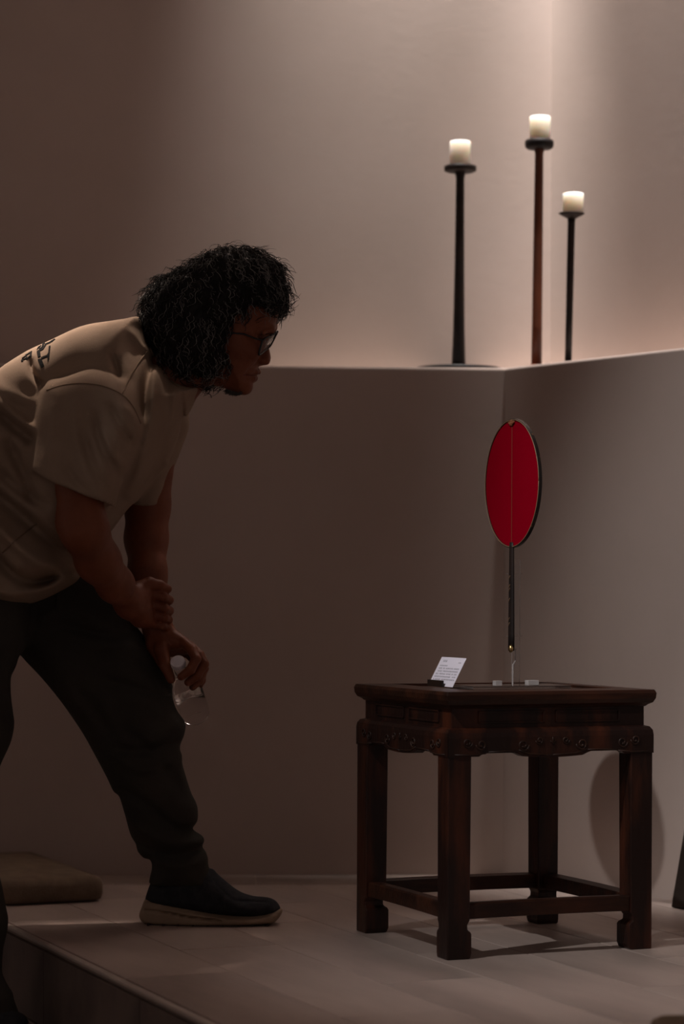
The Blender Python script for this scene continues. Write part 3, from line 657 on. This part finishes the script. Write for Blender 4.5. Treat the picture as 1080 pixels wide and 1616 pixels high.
# left hand hanging from the wrist, holding the bottle by its neck
capsule(g, d, [p3(243, 990, 4.960), p3(247, 1018, 4.945), p3(257, 1045, 4.925)], [.022, .020, .013], .012)
capsule(g, d, [p3(247, 985, 4.955), p3(256, 1000, 4.950), p3(274, 1010, 4.935), p3(290, 1014, 4.922)], [.026, .024, .018, .0125], .012)
capsule(g, d, [p3(250, 992, 4.958), p3(266, 1012, 4.960), p3(287, 1018, 4.955), p3(298, 1022, 4.952)], [.025, .021, .016, .012], .012)
capsule(g, d, [p3(249, 998, 4.962), p3(262, 1020, 4.972), p3(288, 1028, 4.978)], [.024, .019, .013], .012)
for pts, r in (([p3(291, 1014, 4.918), p3(304, 1026, 4.895), p3(309.5, 1040, 4.880), p3(301, 1057, 4.872), p3(286, 1068, 4.876)], .0094),
               ([p3(299, 1019, 4.943), p3(315, 1034, 4.922), p3(322, 1048, 4.912), p3(311, 1066, 4.905), p3(297, 1077, 4.905)], .0094),
               ([p3(300, 1024, 4.962), p3(318, 1042, 4.945), p3(322, 1055, 4.938), p3(315, 1074, 4.930), p3(304, 1084, 4.928)], .0088),
               ([p3(294, 1030, 4.980), p3(314, 1050, 4.968), p3(320, 1062, 4.962), p3(319, 1074, 4.955), p3(316, 1081, 4.952)], .0075)):
    capsule(g, d, pts, [r*1.15, r*1.12, r*1.08, r, r*.85], .003)
capsule(g, d, [p3(252, 1000, 4.945), p3(256, 1024, 4.920), p3(261, 1050, 4.900), p3(270, 1072, 4.888)], [.018, .0155, .0115, .0088], .006)   # thumb
AV, AF = nets(g, d)
# the body inside the clothes, one surface from shoulders to feet
g = Grid((-1.0, 4.48, -.15), (-.20, 5.18, 1.20), .011); d = g.full()
capsule(g, d, [p3(245, 620, YT), p3(170, 640, YT), p3(60, 740, YT), p3(-50, 850, YT), p3(-60, 900, YT)], [.055, .08, .095, .10, .085], .04, 1.25)
capsule(g, d, [p3(140, 660, 4.70), p3(134, 720, 4.655)], [.055, .046], .04); capsule(g, d, [p3(245, 665, 5.0), p3(242, 720, 5.045)], [.05, .044], .04)
capsule(g, d, [p3(-10, 930, 4.93), p3(190, 1085, 4.975), p3(240, 1230, 5.0), p3(282, 1375, 5.03), p3(285, 1435, 5.03)], [.060, .050, .040, .030, .025], .02)
capsule(g, d, [p3(-60, 930, 4.86), p3(-85, 1260, 4.74), p3(-60, 1560, 4.64), p3(-58, 1600, 4.63)], [.055, .040, .028, .026], .02)
BV, BF = nets(g, d)
person = mesh_obj('person', build_mesh('person', [(HV, HF), (AV, AF), (BV, BF)]), 'skin', None, True)
tag(person, 'person with curly dark hair and glasses bending forward, looking at the red fan', 'person')
def sm(o, it=4, f=.5):
    m = o.modifiers.new('smooth', 'SMOOTH'); m.iterations = it; m.factor = f
ts = mesh_obj('t_shirt', shirt_me, 'shirt', person, True); sm(ts, 5); ts['label'] = 'loose tan cotton t-shirt with dark letters on the back'
tr = mesh_obj('trousers', tr_me, 'trouser', person, True); sm(tr, 5); tr['label'] = 'loose very dark trousers'
for L in ([(74, 616), (100, 608), (133, 605), (165, 610), (193, 623), (210, 642), (222, 668)], [(193, 622), (205, 596), (218, 574), (232, 555)], [(4, 872), (30, 848), (58, 826)]):
    bm = bmesh.new(); surf_line(bm, sb, L, .0015, .0006); obj('seam', bm, 'seam', ts, smooth=True)
bm = bmesh.new(); surf_line(bm, sb, [(236, 548), (248, 575), (266, 598), (284, 612), (296, 613)], .003, 0); obj('collar', bm, 'seam', ts, smooth=True)
def surf_at(bvh, px, py):
    h_, nrm, _, _ = bvh.ray_cast(EYE, (P(px, py, 1)-EYE).normalized())
    if h_ is None: return None
    return h_, (nrm if nrm.dot(EYE-h_) > 0 else -nrm)
def strokes(bm, bvh, ST, n=5):
    for q in ST:                                        # each stroke: a four-cornered patch laid on the cloth
        G_ = [[surf_at(bvh, *[(1-u)*(1-v)*q[0][k]+u*(1-v)*q[1][k]+u*v*q[2][k]+(1-u)*v*q[3][k] for k in (0, 1)]) for u in np.linspace(0, 1, n)] for v in np.linspace(0, 1, n)]
        if any(p is None for row in G_ for p in row): continue
        T_ = [[bm.verts.new(p+m_*.0016) for p, m_ in row] for row in G_]; U_ = [[bm.verts.new(p-m_*.002) for p, m_ in row] for row in G_]
        for i in range(n-1):
            for j in range(n-1):
                bm.faces.new((T_[i][j], T_[i][j+1], T_[i+1][j+1], T_[i+1][j])); bm.faces.new((U_[i+1][j], U_[i+1][j+1], U_[i][j+1], U_[i][j]))
        rim_ = [(0, j) for j in range(n)]+[(i, n-1) for i in range(1, n)]+[(n-1, j) for j in range(n-2, -1, -1)]+[(i, 0) for i in range(n-2, 0, -1)]
        for k in range(len(rim_)):
            a_, b_ = rim_[k], rim_[(k+1) % len(rim_)]; bm.faces.new((T_[a_[0]][a_[1]], U_[a_[0]][a_[1]], U_[b_[0]][b_[1]], T_[b_[0]][b_[1]]))
ZS = lambda x, y: (x/9, 500+y/9)
ST = [[ZS(525, 500), ZS(570, 490), ZS(580, 570), ZS(540, 580)], [ZS(540, 610), ZS(590, 595), ZS(630, 700), ZS(590, 728)], [ZS(585, 580), ZS(690, 540), ZS(690, 562), ZS(595, 602)], [ZS(698, 425), ZS(720, 415), ZS(700, 600), ZS(680, 640)],
      [ZS(672, 545), ZS(700, 500), ZS(700, 560), ZS(684, 640)], [ZS(528, 492), ZS(600, 455), ZS(615, 470), ZS(560, 500)], [ZS(600, 455), ZS(650, 385), ZS(668, 392), ZS(618, 470)], [ZS(650, 385), ZS(720, 355), ZS(722, 372), ZS(664, 396)], [ZS(718, 352), ZS(775, 318), ZS(788, 322), ZS(735, 366)],
      [ZS(525, 474), ZS(545, 435), ZS(590, 405), ZS(575, 430), ZS(545, 470)], [ZS(585, 450), ZS(615, 385), ZS(630, 385), ZS(605, 448)], [ZS(560, 455), ZS(590, 440), ZS(596, 456), ZS(556, 470)], [ZS(602, 392), ZS(640, 372), ZS(640, 382), ZS(600, 402)],
      [ZS(302, 640), ZS(315, 605), ZS(332, 605), ZS(328, 640)], [ZS(312, 592), ZS(360, 560), ZS(366, 570), ZS(322, 600)], [ZS(365, 578), ZS(392, 570), ZS(396, 600), ZS(374, 608)], [ZS(330, 608), ZS(380, 585), ZS(380, 594), ZS(335, 618)],
      [ZS(395, 580), ZS(440, 540), ZS(444, 548), ZS(400, 592)], [ZS(360, 550), ZS(430, 505), ZS(434, 520), ZS(370, 562)], [ZS(425, 510), ZS(455, 490), ZS(450, 560), ZS(428, 575)]]
bm = bmesh.new(); strokes(bm, sb, ST); obj('printed_letters', bm, 'print', ts)

# face details
for s in (-1, 1):
    bm = bmesh.new(); surfY = YHd+s*.034
    bmesh.ops.create_uvsphere(bm, u_segments=16, v_segments=10, radius=.0100)
    for v in bm.verts: v.co += P(413.5, 543.5, YHd+s*.032)
    obj('eyeball', bm, 'eye', person, smooth=True)
bm = bmesh.new()
for i in range(70):
    a = rng.uniform(0, 1); b = cast(hb_, 414+20*a, 527-5*a+rng.uniform(-2.2, 2.2), -.0005)
    if b is not None: tube(bm, [b, b+Vector((-.005, -.002, rng.uniform(-.001, .003)))], [.0006, .0002], 3)
obj('eyebrow', bm, 'hair', person)
bm = bmesh.new()
for i in range(260):
    a = rng.uniform(0, 1); x, y = 357+26*a, 614+5.0*math.sin(a*2.4)+rng.uniform(-1, 2)
    b = P(x, y, YHd+rng.uniform(-.028, .028)); tube(bm, [b, b+Vector((rng.uniform(-.004, .002), 0, -.003)), b+Vector((rng.uniform(-.010, 0), rng.uniform(-.003, .003), rng.uniform(-.007, -.002)))], [.0006, .0005, .0002], 3)
o = obj('chin_beard', bm, 'beard', person); o['label'] = 'short grey beard under the chin'; o['kind'] = 'stuff'
bm = bmesh.new(); surf_line(bm, hb_, [(385, 592), (394, 592.5), (402, 592.5)], .0010, -.0003); obj('mouth_line', bm, 'lip', person)

# glasses: two lenses in a dark frame standing off the brow
gl = None
def lens_corners(s):
    if s < 0: return [P(414, 537, 4.800), P(438, 523.5, 4.845), P(425, 548, 4.845), P(408.5, 562, 4.800)]
    return [P(438.5, 523.3, 4.868), P(436, 526, 4.920), P(420, 549, 4.920), P(425.5, 548, 4.868)]
bm = bmesh.new()
for s in (-1, 1):
    c = lens_corners(s); L = catmull([tuple(p) for p in [c[0]*.5+c[1]*.5, c[0]*.08+c[1]*.92, c[1]*.75+c[2]*.25, c[2]*.9+c[1]*.1, c[2]*.5+c[3]*.5, c[3]*.9+c[0]*.1, c[3]*.3+c[0]*.7, c[0]*.93+c[1]*.07]], 5)
    L = [Vector(q) for q in L]; tube(bm, L+[L[0]], .0021, 6)
tube(bm, [P(436, 528, 4.846), P(437.5, 526, 4.857), P(436.5, 527, 4.868)], .0016, 6)
eg = obj('eyeglasses', bm, 'frame', person, smooth=True); eg['label'] = 'dark thin framed glasses'
for s, y0 in ((-1, 4.800), (1, 4.922)):
    bm = bmesh.new(); e_ = lens_corners(s)[0 if s < 0 else 1]
    tube(bm, [e_, P(402, 534, YHd+s*.066), P(385, 527, YHd+s*.074), P(345, 524, YHd+s*.078)], [.0020, .0018, .0018, .0016], 6); obj('temple', bm, 'frame', eg)
    bm = bmesh.new(); c = lens_corners(s); nrm = (c[1]-c[0]).cross(c[3]-c[0]).normalized()*.0006
    L = [Vector(q) for q in catmull([tuple(p) for p in [c[0]*.5+c[1]*.5, c[0]*.08+c[1]*.92, c[1]*.75+c[2]*.25, c[2]*.9+c[1]*.1, c[2]*.5+c[3]*.5, c[3]*.9+c[0]*.1, c[3]*.3+c[0]*.7, c[0]*.93+c[1]*.07]], 3)]
    A = [bm.verts.new(p+nrm) for p in L]; B = [bm.verts.new(p-nrm) for p in L]; bm.faces.new(A); bm.faces.new(B[::-1])
    for i in range(len(L)): j = (i+1) % len(L); bm.faces.new((A[i], A[j], B[j], B[i]))
    obj('lens', bm, 'lens', eg)

# ---------------------------------------------------------------- hair
g = Grid((-.46, 4.70, 1.05), (-.08, 5.02, 1.40), .004)
hair = [(443, 487), (449, 476), (450, 462), (447, 446), (440, 430), (430, 417), (416, 408), (400, 402), (385, 397), (368, 395), (350, 396), (334, 400), (318, 409), (303, 419), (288, 427), (268, 436), (252, 447), (241, 458), (233, 472), (229, 487),
        (226, 502), (230, 516), (237, 531), (242, 546), (247, 562), (254, 577), (264, 588), (280, 596), (298, 600), (316, 603), (332, 602), (350, 595), (364, 582), (371, 566), (374, 548), (378, 532), (388, 522), (400, 512), (414, 502), (430, 495)]
d = inflate(g, hair, YHd, None, .104, .062, 4)
ph = (.0035*np.sin(95*g.X+20*g.Z)*np.sin(88*g.Z+60*g.Y)+.003*np.sin(140*g.X-90*g.Y)*np.sin(120*g.Z+50*g.X)).astype(np.float32); d += ph
face_clear = ellip(g, P(418, 545, YHd), (.055, .20, .052)); d = smax(d, -face_clear, .006)
RV, RF = nets(g, d); hm = mesh_obj('hair', build_mesh('hair', [(RV, RF)]), 'hair', person, True)
hm['label'] = 'thick shoulder length curly hair, black streaked with grey'
# curls
def strand_mesh(specs):
    V = []; Fc = []; mi = []; o = 0; n = 3
    for pts, r, gm in specs:
        pts = np.array(pts); t = np.gradient(pts, axis=0); t /= np.linalg.norm(t, axis=1)[:, None]+1e-9
        u = np.cross(t, [.3, .9, .2]); u /= np.linalg.norm(u, axis=1)[:, None]+1e-9; v = np.cross(t, u); m = len(pts)
        rr = r*np.concatenate([np.ones(m-3), [.9, .7, .3]])[:, None]
        R = np.stack([pts+(u*math.cos(2*math.pi*k/n)+v*math.sin(2*math.pi*k/n))*rr for k in range(n)], 1).reshape(-1, 3); V.append(R)
        i = np.arange(m-1)[:, None]; k = np.arange(n)[None]; q = np.stack([i*n+k, i*n+(k+1) % n, (i+1)*n+(k+1) % n, (i+1)*n+k], -1).reshape(-1, 4)
        Fc.append(q+o); mi += [gm]*len(q); o += m*n
    me = build_mesh('curl', [(np.concatenate(V), np.concatenate(Fc))]); me.materials.append(M['hair']); me.materials.append(M['grey'])
    if len(me.polygons) == len(mi): me.polygons.foreach_set('material_index', mi)
    return me
tri = RV[RF]; ctr = tri.mean(1); nr_ = np.cross(tri[:, 2]-tri[:, 0], tri[:, 3]-tri[:, 1]); ar = np.linalg.norm(nr_, axis=1); nr_ /= ar[:, None]+1e-12
crown = np.array(P(345, 420, YHd)); specs = []
pick = rng.choice(len(ctr), 6500, p=ar/ar.sum())
for i in pick:
    c, nn_ = ctr[i], nr_[i]
    fl_ = c-crown; fl_ = fl_+np.array([0, 0, -.10]); fl_ -= nn_*(fl_@nn_); fl_ /= np.linalg.norm(fl_)+1e-9; sd = np.cross(nn_, fl_)
    L = rng.uniform(.018, .050); m = 13; s = np.linspace(0, 1, m); turns = rng.uniform(.8, 2.6); ph_ = rng.uniform(0, 6.28); cr = rng.uniform(.0012, .0042)
    lift = rng.uniform(0, .0055)*(1.8 if rng.random() < .10 else 1)
    bend = rng.normal(0, .009)
    pts = c+np.outer(s*L, fl_)+np.outer(cr*np.sin(turns*6.28*s+ph_)+bend*s*s, sd)+np.outer(lift*np.sin(s*2.6)+cr*.8*np.cos(turns*6.28*s+ph_)+.001-s*s*.004, nn_)
    specs.append((pts, rng.uniform(.00035, .0008), 1 if rng.random() < (.26 if c[0] > crown[0]-.06 else .16) else 0))
for k in range(60):                                     # flyaway hairs on the outline
    j = rng.integers(0, 26); a, b = hair[j]; ax, ay = a-345, b-500; l = math.hypot(ax, ay); c = np.array(P(a-4*ax/l+rng.uniform(-5, 5), b-4*ay/l+rng.uniform(-5, 5), YHd+rng.normal(0, .03)))
    out = np.array([ax/l, 0, -ay/l]); sd = np.array([-out[2], 0, out[0]])*rng.choice([-1, 1]); L = rng.uniform(.010, .028); s = np.linspace(0, 1, 12)
    specs.append((c+np.outer(np.sin(s*2.4)*L*.75, out)+np.outer(s*s*L*1.1, sd), .00028, 0))
for k in range(7):                                      # the lock sticking out behind the neck
    s = np.linspace(0, 1, 12); a = np.array(P(228, 503+k*.8, YHd-.02)); e_ = np.array(P(178+k*4, 508+rng.uniform(-2, 2), YHd-.02)); m_c = np.array([0, 0, .006])
    specs.append((a+np.outer(s, e_-a)+np.outer(np.sin(s*3.1)*.6+.3*np.sin(s*7+k), m_c), .0005, 0))
cu_ = bpy.data.objects.new('curl', strand_mesh(specs)); C.objects.link(cu_); cu_.parent = hm; cu_['kind'] = 'stuff'

# ---------------------------------------------------------------- shoes
def shoe(dx, dy, dz, res=.003):
    g = Grid((-.43, 4.95, -.012), (-.10, 5.12, .13), res); Ym, Yc = 4.99, 5.03
    x0, x1 = P(217, 1450, Ym).x, P(444, 1450, Ym).x
    def Wp(X, Z):
        t = np.clip((X-x0)/(x1-x0), 0, 1); return .012+(.030+.014*np.sin(np.clip(t*1.25-.1, 0, 1)*math.pi*.55))*np.sqrt(np.clip(1-(2*np.abs(t-.5))**3.2, 0.0, 1))
    sole = [(217, 1449), (221, 1436), (228, 1422), (245, 1424), (300, 1434), (345, 1442), (385, 1445), (415, 1443), (443, 1437), (444, 1446), (436, 1456), (424, 1461), (380, 1463), (330, 1464), (270, 1464), (235, 1463), (222, 1458)]
    ds = inflate(g, sole, Ym, Yc, Wp, .009, 4); crease(g, ds, [(224, 1438), (260, 1440), (300, 1447), (350, 1452)], Ym, .002, .0016); ds = smax(ds, (0.0005-g.Z).astype(np.float32), .002)
    crease(g, ds, [(228, 1427), (300, 1439), (380, 1449), (440, 1443)], Ym, .0012, .0012)
    upper = [(227, 1427), (231, 1408), (237, 1392), (238, 1380), (260, 1378), (320, 1374), (334, 1375), (342, 1383), (358, 1397), (376, 1410), (398, 1419), (425, 1421), (437, 1428), (442, 1440), (430, 1450), (380, 1452), (300, 1444), (240, 1436)]
    du = inflate(g, upper, Ym, Yc, lambda X, Z: Wp(X, Z)*(.96-.25*np.clip((Z-.05)/.06, 0, 1)), .028, 4)
    crease(g, du, [(330, 1380), (345, 1400), (370, 1420), (400, 1424), (432, 1423)], Ym, .0022, .0022); crease(g, du, [(380, 1417), (405, 1421), (430, 1424)], Ym, -.002, .003); crease(g, du, [(290, 1437), (340, 1420), (350, 1440)], Ym, .001, .0016)
    v1, f1 = nets(g, ds); v2, f2 = nets(g, du); mv = np.array([dx, dy, dz])
    u = mesh_obj('shoe', build_mesh('shoe', [(v2+mv, f2)]), 'shoe', person, True); s = mesh_obj('sole', build_mesh('sole', [(v1+mv, f1)]), 'sole', u, True)
    bm = bmesh.new()
    for x in np.linspace(x0+.02, x1-.03, 9): box(bm, x+dx, x+.0045+dx, Yc-.047+dy, Yc+.047+dy, .0006+dz, .0042+dz)
    o = obj('tread_groove', bm, 'tread', u); return u
s1_ = shoe(0, 0, 0); s1_['label'] = 'dark canvas slip-on shoe with a thick pale sole on the platform'
s2_ = shoe(-.46, -.45, -.16); s2_['label'] = 'dark shoe on the lower floor, mostly out of the picture'

# ---------------------------------------------------------------- bottle
c0_ = P(280, 1043, 4.876); c1_ = P(309, 1128, 5.018); ax = (c1_-c0_); Lb = ax.length; rotq = Vector((0, 0, -1)).rotation_difference(ax)
bt = thing('water_bottle', c1_, 0, 'small clear plastic water bottle with white cap, held by the neck over the knee', 'bottle')
bt.rotation_mode = 'QUATERNION'; bt.rotation_quaternion = rotq
rb_ = .0305
bm = bmesh.new(); prof = [(.012, .003), (.022, .0), (.028, .002), (rb_, .008), (rb_, .030), (rb_*.97, .034), (rb_, .038), (rb_, .080), (rb_*.96, .095), (.022, .115), (.014, .130), (.0125, .140), (.0125, Lb-.014)]
lathe(bm, prof, 36, cap=False); lathe(bm, [(max(r-.0007, .001), z+(.0007 if i < 3 else 0)) for i, (r, z) in enumerate(prof)], 36, cap=False); obj('bottle_body', bm, 'bottle', bt, smooth=True, recalc=False)
bm = bmesh.new(); lathe(bm, [(.014, Lb-.013), (.0148, Lb-.012), (.0148, Lb-.0015), (.0138, Lb), (.006, Lb+.0003)], 32)
for k in range(32):
    a = 2*math.pi*k/32; box(bm, .0146*math.cos(a)-.0005, .0146*math.cos(a)+.0005, .0146*math.sin(a)-.0005, .0146*math.sin(a)+.0005, Lb-.0125, Lb-.002)
o = obj('bottle_cap', bm, 'cap', bt, smooth=False); o['label'] = 'white screw cap'
bm = bmesh.new(); lathe(bm, [(.010, .004), (.021, .0015), (.0275, .004), (rb_-.0014, .010), (rb_-.0014, .055), (.01, .056)], 36); obj('water', bm, 'water', bt, smooth=True)
